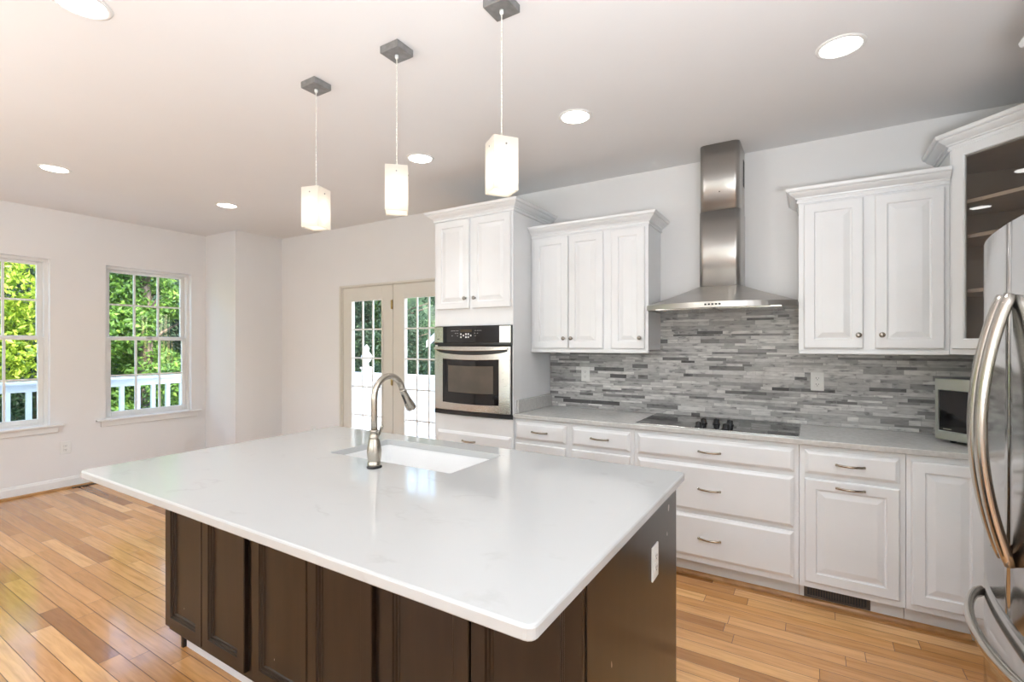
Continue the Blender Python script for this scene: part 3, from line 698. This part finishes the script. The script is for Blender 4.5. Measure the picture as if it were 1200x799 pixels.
# island cabinets: dark recessed-panel doors towards the camera (local y=0 is the recessed face frame)
IFY = 1.102; IDP = 2.015-IFY
def island_cabinet(x0, x1, doors, label, last=False, first=False):
    r = thing('island_cabinet', label, 'cabinet', (x0, IFY, 0), 0, 'dark island cabinets'); W = x1-x0
    zt = .884; zs = .884-.24
    bm = NB()                                                        # open-topped carcass so the sink can hang inside
    xb = W-.018 if last else W
    box(bm, 0, xb, 0, .02, .11, zt); box(bm, 0, xb, IDP-.02, IDP, .11, zt); zl = zt if first else .6; zr = zt if last else .6; box(bm, 0, .018, .02, IDP-.02, .11, zl); box(bm, xb-.018, xb, .02, IDP-.02, .11, zr); box(bm, .018, xb-.018, .02, IDP-.02, .11, .13)
    put('body', bm, DARK, r)
    bm = NB(); box(bm, .02 if first else 0, W-.02, .065, .083, 0, .11); put('toe_kick', bm, TOEW, r)
    for a, b in doors: door(r, a-x0, b-x0, .138, .872, 0, FLATP, DARK)
    if last:
        bm = NB(); box(bm, W-.018, W, -.001, IDP, 0, zt, .0015); put('end_panel', bm, DARK, r)
    if first:
        bm = NB(); box(bm, 0, .018, .05, IDP, 0, .11); put('end_foot', bm, DARK, r)
    return r
island_cabinet(-2.545, -1.869, [(-2.541, -2.222), (-2.216, -1.899)], 'dark island cabinet farthest left, with a pair of recessed panel doors', first=True)
island_cabinet(-1.868, -1.160, [(-1.848, -1.514), (-1.508, -1.186)], 'dark island cabinet in the middle of the island, between the other two pairs of doors')
rc = island_cabinet(-1.159, -.462, [(-1.143, -.806), (-.798, -.466)], 'dark island cabinet at the right end, nearest the camera, plain end panel with outlet', last=True)

# ---- outlets
def outlet(label, loc, rz, w=.073, h=.117, double=False):
    r = thing('outlet', label, 'outlet', loc, rz, 'white wall outlets')
    bm = NB(); box(bm, -w/2, w/2, -.006, 0, -h/2, h/2, .003, 2); put('cover_plate', bm, PLATE, r)
    for s in (1, -1):
        bm = NB(); box(bm, -.017, .017, -.0085, -.004, s*.0195-.0145, s*.0195+.0145, .004, 2); k = put('socket', bm, PLATE, r)
        bm = NB()
        for x, hh in ((-.0065, .008), (.0065, .0065)): box(bm, x-.0012, x+.0012, -.0089, -.0083, s*.0195-hh/2+.003, s*.0195+hh/2+.003)
        lathe(bm, [(.0025, 0), (.0025, .0006)], (0, -.0083, s*.0195-.007), (0, -1, 0), 8); put('slots', bm, SLOT, k)
    return r
outlet('white outlet on the mosaic backsplash left of the cooktop', (-1.563, BS-.003, 1.188), 0)
outlet('white outlet on the mosaic backsplash right of the cooktop', (.033, BS-.003, 1.192), 0)
outlet('white outlet low on the left wall between the windows', (XL, 1.812, .405), PI/2, .086, .125)
outlet('white outlet low on the wall left of the French door, half hidden by the island', (-5.03, YB, .40), 0, .1, .125)
outlet('white outlet on the dark end panel of the island', (-.462, 1.690, .685), PI/2)

# ------------------------------------------------------------------ lights
def pendant(x, y, rot, label):
    r = thing('pendant_light', label, 'pendant light', (x, y, H), 0, 'frosted glass pendants over the island')
    bm = NB(); box(bm, -.053, .053, -.050, .050, -.032, 0, .002); put('canopy', bm, CANOPY, r)
    bm = NB(); lathe(bm, [(.008, 0), (.008, .012), (.005, .016)], (0, 0, -.032), (0, 0, -1), 12); put('strain_relief', bm, PLATE, r)
    bm = NB(); zt, zb = 2.212-H, 2.013-H
    tw = lambda s, q: (.0016*math.cos(2*PI*q*26+s), .0016*math.sin(2*PI*q*26+s), -.046+(zt-.02+.046)*q)
    for s in (0, PI): tube(bm, arc(160, lambda q: tw(s, q)), .0015, 5)
    put('cord', bm, CORD, r)
    c, s_ = math.cos(rot), math.sin(rot); a = .049
    def sq(i, z): return [(c*x-s_*y, s_*x+c*y, z) for x, y in ((-i, -i), (i, -i), (i, i), (-i, i))]
    bm = NB(); rings(bm, [sq(a-.003, zb+.004), sq(a-.0004, zb+.0006), sq(a, zb+.002), sq(a, zt)], True, False); sh = put('shade', bm, FROST, r)
    for k in range(4):
        bm = NB(); an = rot+k*PI/2; d = Vector((math.cos(an), math.sin(an), 0)); lathe(bm, [(.0035, 0), (.0035, .002)], d*a+Vector((0, 0, zt-.028)), d, 8)
        put('rivet', bm, CANOPY, sh)
    bm = NB(); lathe(bm, [(.012, 0), (.014, .01), (.014, .05), (.011, .055)], (0, 0, zt-.065), n=14)
    for k in range(2):
        an = rot+k*PI/2; d = Vector((math.cos(an), math.sin(an), 0)); tube(bm, [d*(a-.001)+Vector((0, 0, zt-.028)), -d*(a-.001)+Vector((0, 0, zt-.028))], .0012, 6)
    put('lamp_holder', bm, PLATE, r)
    bm = NB(); lathe(bm, [(.006, 0), (.013, -.012), (.022, -.036), (.022, -.05), (.014, -.066), (.001, -.070)], (0, 0, zt-.066), n=16); put('bulb', bm, emit('lit_bulb', (1, .93, .82), 3), r)
    for dz in (-.06, -.12):
        p = light('pendant_bulb_light', 'POINT', (0, 0, zt+dz-.02), BULB*.5, col=(1, .93, .84), shadow_soft_size=.03); p.parent = r
    return r
pendant(-2.122, 1.577, math.radians(16), 'hanging frosted square pendant, leftmost of the three over the island')
pendant(-1.566, 1.577, math.radians(43), 'hanging frosted square pendant, middle one of the three, above the faucet')
pendant(-1.012, 1.574, math.radians(-36), 'hanging frosted square pendant, rightmost of the three over the island')

def downlight(x, y, label):
    r = thing('recessed_light', label, 'ceiling light', (x, y, H), 0, 'round recessed ceiling lights')
    bm = NB(); lathe(bm, [(.080, .0), (.097, .0), (.0965, -.003), (.090, -.006), (.082, -.007), (.078, -.003), (.078, .0)], (0, 0, 0), n=40); put('trim_ring', bm, TRIM, r)
    bm = NB(); lathe(bm, [(.0775, -.0005), (.0775, -.0035), (.06, -.0045), (.001, -.005)], (0, 0, 0), n=36); put('lens', bm, LED, r)
    p = light('recessed_lamp', 'AREA', (0, 0, -.010), CAN, col=(.95, .98, 1.0), shape='DISK', size=.14, spread=math.radians(82)); p.parent = r
for x, y, lb in ((-4.825, 1.324, 'round recessed ceiling light before the left sash window'), (-4.714, 2.528, 'round recessed ceiling light nearest the boxed corner'),
                 (-2.355, 2.600, 'round recessed ceiling light between middle and right pendants, above the oven tower'), (-1.160, 2.590, 'round recessed ceiling light left of the hood chimney'),
                 (.110, 2.590, 'round recessed ceiling light right of the hood chimney'), (-2.396, .734, 'large round recessed ceiling light cut by the top left edge'),
                                  (-4.8, -1.1, 'round recessed ceiling light behind the camera on the window side'), (-1.2, -1.1, 'round recessed ceiling light behind the camera')):
    downlight(x, y, lb)

# ------------------------------------------------------------------ outside
bm = NB(); box(bm, -60, 40, -40, 60, -1.0, -.6); struct('ground', bm, GRASS, 'lawn beyond the deck', 'ground')
bm = NB(); box(bm, -9.5, 6, 5.6, 7.9, -.62, -.56); o = struct('path', bm, GRAVEL, 'pale sunlit paving beyond the deck rail', 'paving')
def boards(bm, x0, x1, y0, y1):
    y = y0
    while y < y1-.01: box(bm, x0, x1, y, min(y+.134, y1), -.06, -.03); y += .14
bm = NB(); boards(bm, -8.1, 2.5, YB+T+.005, 5.42); boards(bm, -8.1, XL-T-.005, -3.6, YB+T+.005); box(bm, -8.1, XL-T-.01, -3.6, 5.42, -.5, -.062); box(bm, XL-T-.01, 2.5, YB+T+.01, 5.42, -.5, -.062)
struct('deck', bm, DECKM, 'pale plank deck outside the windows and French door', 'deck')
def rail(ax, p, a0, a1, label, urn=None):
    r = thing('deck_railing', label, 'railing', ((p, a0, -.03) if ax == 'y' else (a0, p, -.03)), PI/2 if ax == 'y' else 0, 'white deck railings')
    L = a1-a0
    bm = NB(); box(bm, 0, L, -.07, .07, .975, 1.01, .006); box(bm, 0, L, -.022, .022, .885, .975); put('top_rail', bm, RAILW, r)
    bm = NB(); box(bm, 0, L, -.022, .022, .09, .16); put('bottom_rail', bm, RAILW, r)
    x = .075; b0 = None
    while x < L-.08:
        if b0 is None:
            bm = NB(); box(bm, -.024, .024, -.024, .024, .16, .885); b0 = put('baluster', bm, RAILW, r); b0.location = (x, 0, 0)
        else: c = b0.copy(); C.objects.link(c); c.location = (x, 0, 0)
        x += .185
    for x in [.0]+[L]:
        bm = NB(); box(bm, x-.055, x+.055, -.055, .055, 0, 1.08); box(bm, x-.07, x+.07, -.07, .07, 1.08, 1.11, .01); put('post', bm, RAILW, r)
    if urn:
        x = urn-a0
        bm = NB(); box(bm, x-.055, x+.055, -.055, .055, 0, 1.07); box(bm, x-.075, x+.075, -.075, .075, 1.07, 1.10, .01)
        lathe(bm, [(.05, 1.10), (.03, 1.13), (.03, 1.17), (.075, 1.22), (.085, 1.27), (.05, 1.32), (.03, 1.35), (.045, 1.39), (.02, 1.43), (.002, 1.45)], (x, 0, 0), n=18); put('urn_post', bm, RAILW, r)
    return r
rail('y', -8.0, -2.0, 5.18, 'white deck railing outside the two sash windows')
rail('x', 5.32, -7.85, 2.3, 'white deck railing seen through the French door', urn=-5.93)

fe = thing('vinyl_fence', 'low white panel fence beyond the deck rail seen through the French door', 'fence', (-13.2, 7.9, -.6))
bm = NB()
for k in range(88): box(bm, .151*k, .151*k+.147, -.012, .012, .06, 1.28)
put('fence_panel', bm, SIDING, fe); bm = NB(); box(bm, 0, 13.3, -.03, .03, 1.28, 1.34); box(bm, 0, 13.3, -.025, .025, .02, .10); put('rail', bm, RAILW, fe)
for k in range(7):
    bm = NB(); box(bm, 2.2*k-.06, 2.2*k+.06, -.06, .06, 0, 1.42); lathe(bm, [(.085, 1.42), (.085, 1.44), (.02, 1.50)], (2.2*k, 0, 0), n=4, smooth=False); put('post', bm, RAILW, fe)
# wooded rise behind the garden
FOREST = noisy('woodland_floor', (.012, .03, .012), (.055, .10, .03), 1.6, .9, detail=8)
gx = np.linspace(-34, 14, 49); gy = np.linspace(-16, 36, 53); gg = np.random.default_rng(3); bm = NB(); vg = []
for x in gx:
    row = []
    for y in gy:
        d = max(-17.5-x, y-15.5, 0); row.append(bm.verts.new((x+gg.uniform(-.3, .3), y+gg.uniform(-.3, .3), -.62+min(9, d*1.25)+(gg.uniform(-.35, .35) if d > 0 else -.3))))
    vg.append(row)
for i in range(len(gx)-1):
    for j in range(len(gy)-1): bm.faces.new((vg[i][j], vg[i+1][j], vg[i+1][j+1], vg[i][j+1]))
struct('hill', bm, FOREST, 'wooded rise behind the garden trees', 'hill')
# white gabled shed beyond the deck
sh = thing('garden_shed', 'white gabled outbuilding glimpsed through the French door beside the oven', 'shed', (-7.02, 8.3, -.6))
bm = NB(); prof = [(0, 0), (2.8, 0), (2.8, 2.15), (1.4, 3.2), (0, 2.15)]
rings(bm, [[(x, y, z) for x, z in prof] for y in (0, 2.6)])
for k in range(12): box(bm, .0, 2.8, -.012, 0, .18*k, .18*k+.165)
put('walls', bm, SIDING, sh)
bm = NB()
for s in (1, -1):
    q = [(1.4, 3.2), (1.4+s*1.55, 3.2-1.1625), (1.4+s*1.55, 3.27-1.1625), (1.4, 3.27)]
    rings(bm, [[(x, y, z) for x, z in q] for y in (-.15, 2.75)])
put('roof', bm, ROOF, sh)
bm = NB()
for s in (1, -1):
    q = [(1.4, 3.12), (1.4+s*1.56, 3.12-1.17), (1.4+s*1.56, 3.26-1.17), (1.4, 3.26)]
    rings(bm, [[(x, y, z) for x, z in q] for y in (-.18, -.151)])
put('fascia', bm, RAILW, sh)

def leaves(name, blobs, n, size, m, parent, seed):
    g = np.random.default_rng(seed); tot = sum(b[3]**2 for b in blobs); V = []; A = []
    for (bx, by, bz, br) in blobs:
        k = int(n*br*br/tot); d = g.normal(size=(k, 3)); d /= np.linalg.norm(d, axis=1)[:, None]
        rad = br*(g.uniform(.35, 1.05, k)**.6)[:, None]; c = d*rad*[1, 1, .9]+[bx, by, bz]
        u = g.normal(size=(k, 3)); u /= np.linalg.norm(u, axis=1)[:, None]; v = np.cross(u, d+g.normal(size=(k, 3))*.5); v /= np.linalg.norm(v, axis=1)[:, None]
        s = (size*g.uniform(.6, 1.3, k))[:, None]; nrm = np.cross(u, v)
        V.append(np.stack([c-u*s, c-v*s*.5+nrm*s*.15, c+u*s, c+v*s*.5+nrm*s*.15], 1).reshape(-1, 3)); A.append(np.repeat(np.clip(g.normal(.5, .25, k), 0, 1), 4))
    V = np.concatenate(V); A = np.concatenate(A); N = len(V)//4
    me = bpy.data.meshes.new(name); me.from_pydata(V.tolist(), [], np.arange(N*4).reshape(-1, 4).tolist())
    a = me.color_attributes.new('tone', 'FLOAT_COLOR', 'POINT'); a.data.foreach_set('color', np.stack([A, A, A, np.ones_like(A)], 1).astype('f').ravel())
    me.materials.append(m); o = bpy.data.objects.new(name, me); C.objects.link(o); o.parent = parent; return o
def tree(x, y, h, rad, m, n, label, seed, size=.055, low=.1):
    r = thing('tree', label, 'tree', (x, y, -.6), 0, 'trees beyond the deck'); g = random.Random(seed)
    bm = NB(); tube(bm, [(0, 0, 0), (.05, .02, h*.3), (-.04, .05, h*.6), (.02, 0, h*.9)], .13, 10, None, None, [1.2, 1, .7, .25])
    for k in range(6):
        a = g.uniform(0, 6.3); z = h*g.uniform(.3, .7); tube(bm, [(0, 0, z), (math.cos(a)*rad*.35, math.sin(a)*rad*.35, z+.3), (math.cos(a)*rad*.7, math.sin(a)*rad*.7, z+.5)], .04, 6, None, None, [1, .7, .3])
    put('trunk', bm, BARK, r)
    bl = []
    for k in range(16):
        a = g.uniform(0, 6.3); q = g.uniform(.2, .75)*rad; z = h*(low+(1-low-.12)*k/15); f_ = 1-.45*abs(k/15-.35)
        bl.append((math.cos(a)*q*f_, math.sin(a)*q*f_, z, rad*g.uniform(.42, .62)*f_))
    leaves('crown', bl, int(n*2.2), size, m, r, seed); return r
tree(-11.8, 1.55, 5.6, 1.75, LEAF_SUN, 11000, 'sunlit lime green tree filling the left sash window', 1)
tree(-12.0, -2.4, 5.4, 2.0, LEAF_SUN, 7000, 'sunlit lime green tree outside, left of the photographed windows', 2)
tree(-11.2, 4.4, 5.0, .95, LEAF_MID, 7000, 'mid green leafy tree at the left of the right sash window', 3)
tree(-12.4, 6.75, 6.2, 1.75, LEAF_DARK, 12000, 'dark evergreen tree at the right of the right sash window', 4)
tree(-15.4, 4.0, 6.5, 2.0, LEAF_DARK, 9000, 'dark evergreen tree far behind the green leafy tree', 5)
tree(-16.6, -.2, 6.5, 2.2, LEAF_MID, 8000, 'green tree far behind the lime green tree', 6)
tree(-11.4, 11.2, 5.6, 1.9, LEAF_DARK, 12000, 'dark evergreen tree through the left leaf of the French door', 7)
tree(-7.4, 13.4, 6.0, 2.1, LEAF_DARK, 12000, 'dark evergreen tree through the right leaf of the French door', 8)
tree(-3.2, 13.4, 5.8, 2.0, LEAF_MID, 7000, 'green tree behind the white outbuilding', 9)
tree(-15.8, 9.0, 5.8, 2.0, LEAF_MID, 8000, 'green tree between the window evergreen and the door evergreen', 10)
tree(-11.6, 15.4, 6.6, 2.2, LEAF_DARK, 8000, 'dark evergreen tree far behind the pair seen through the French door', 12)
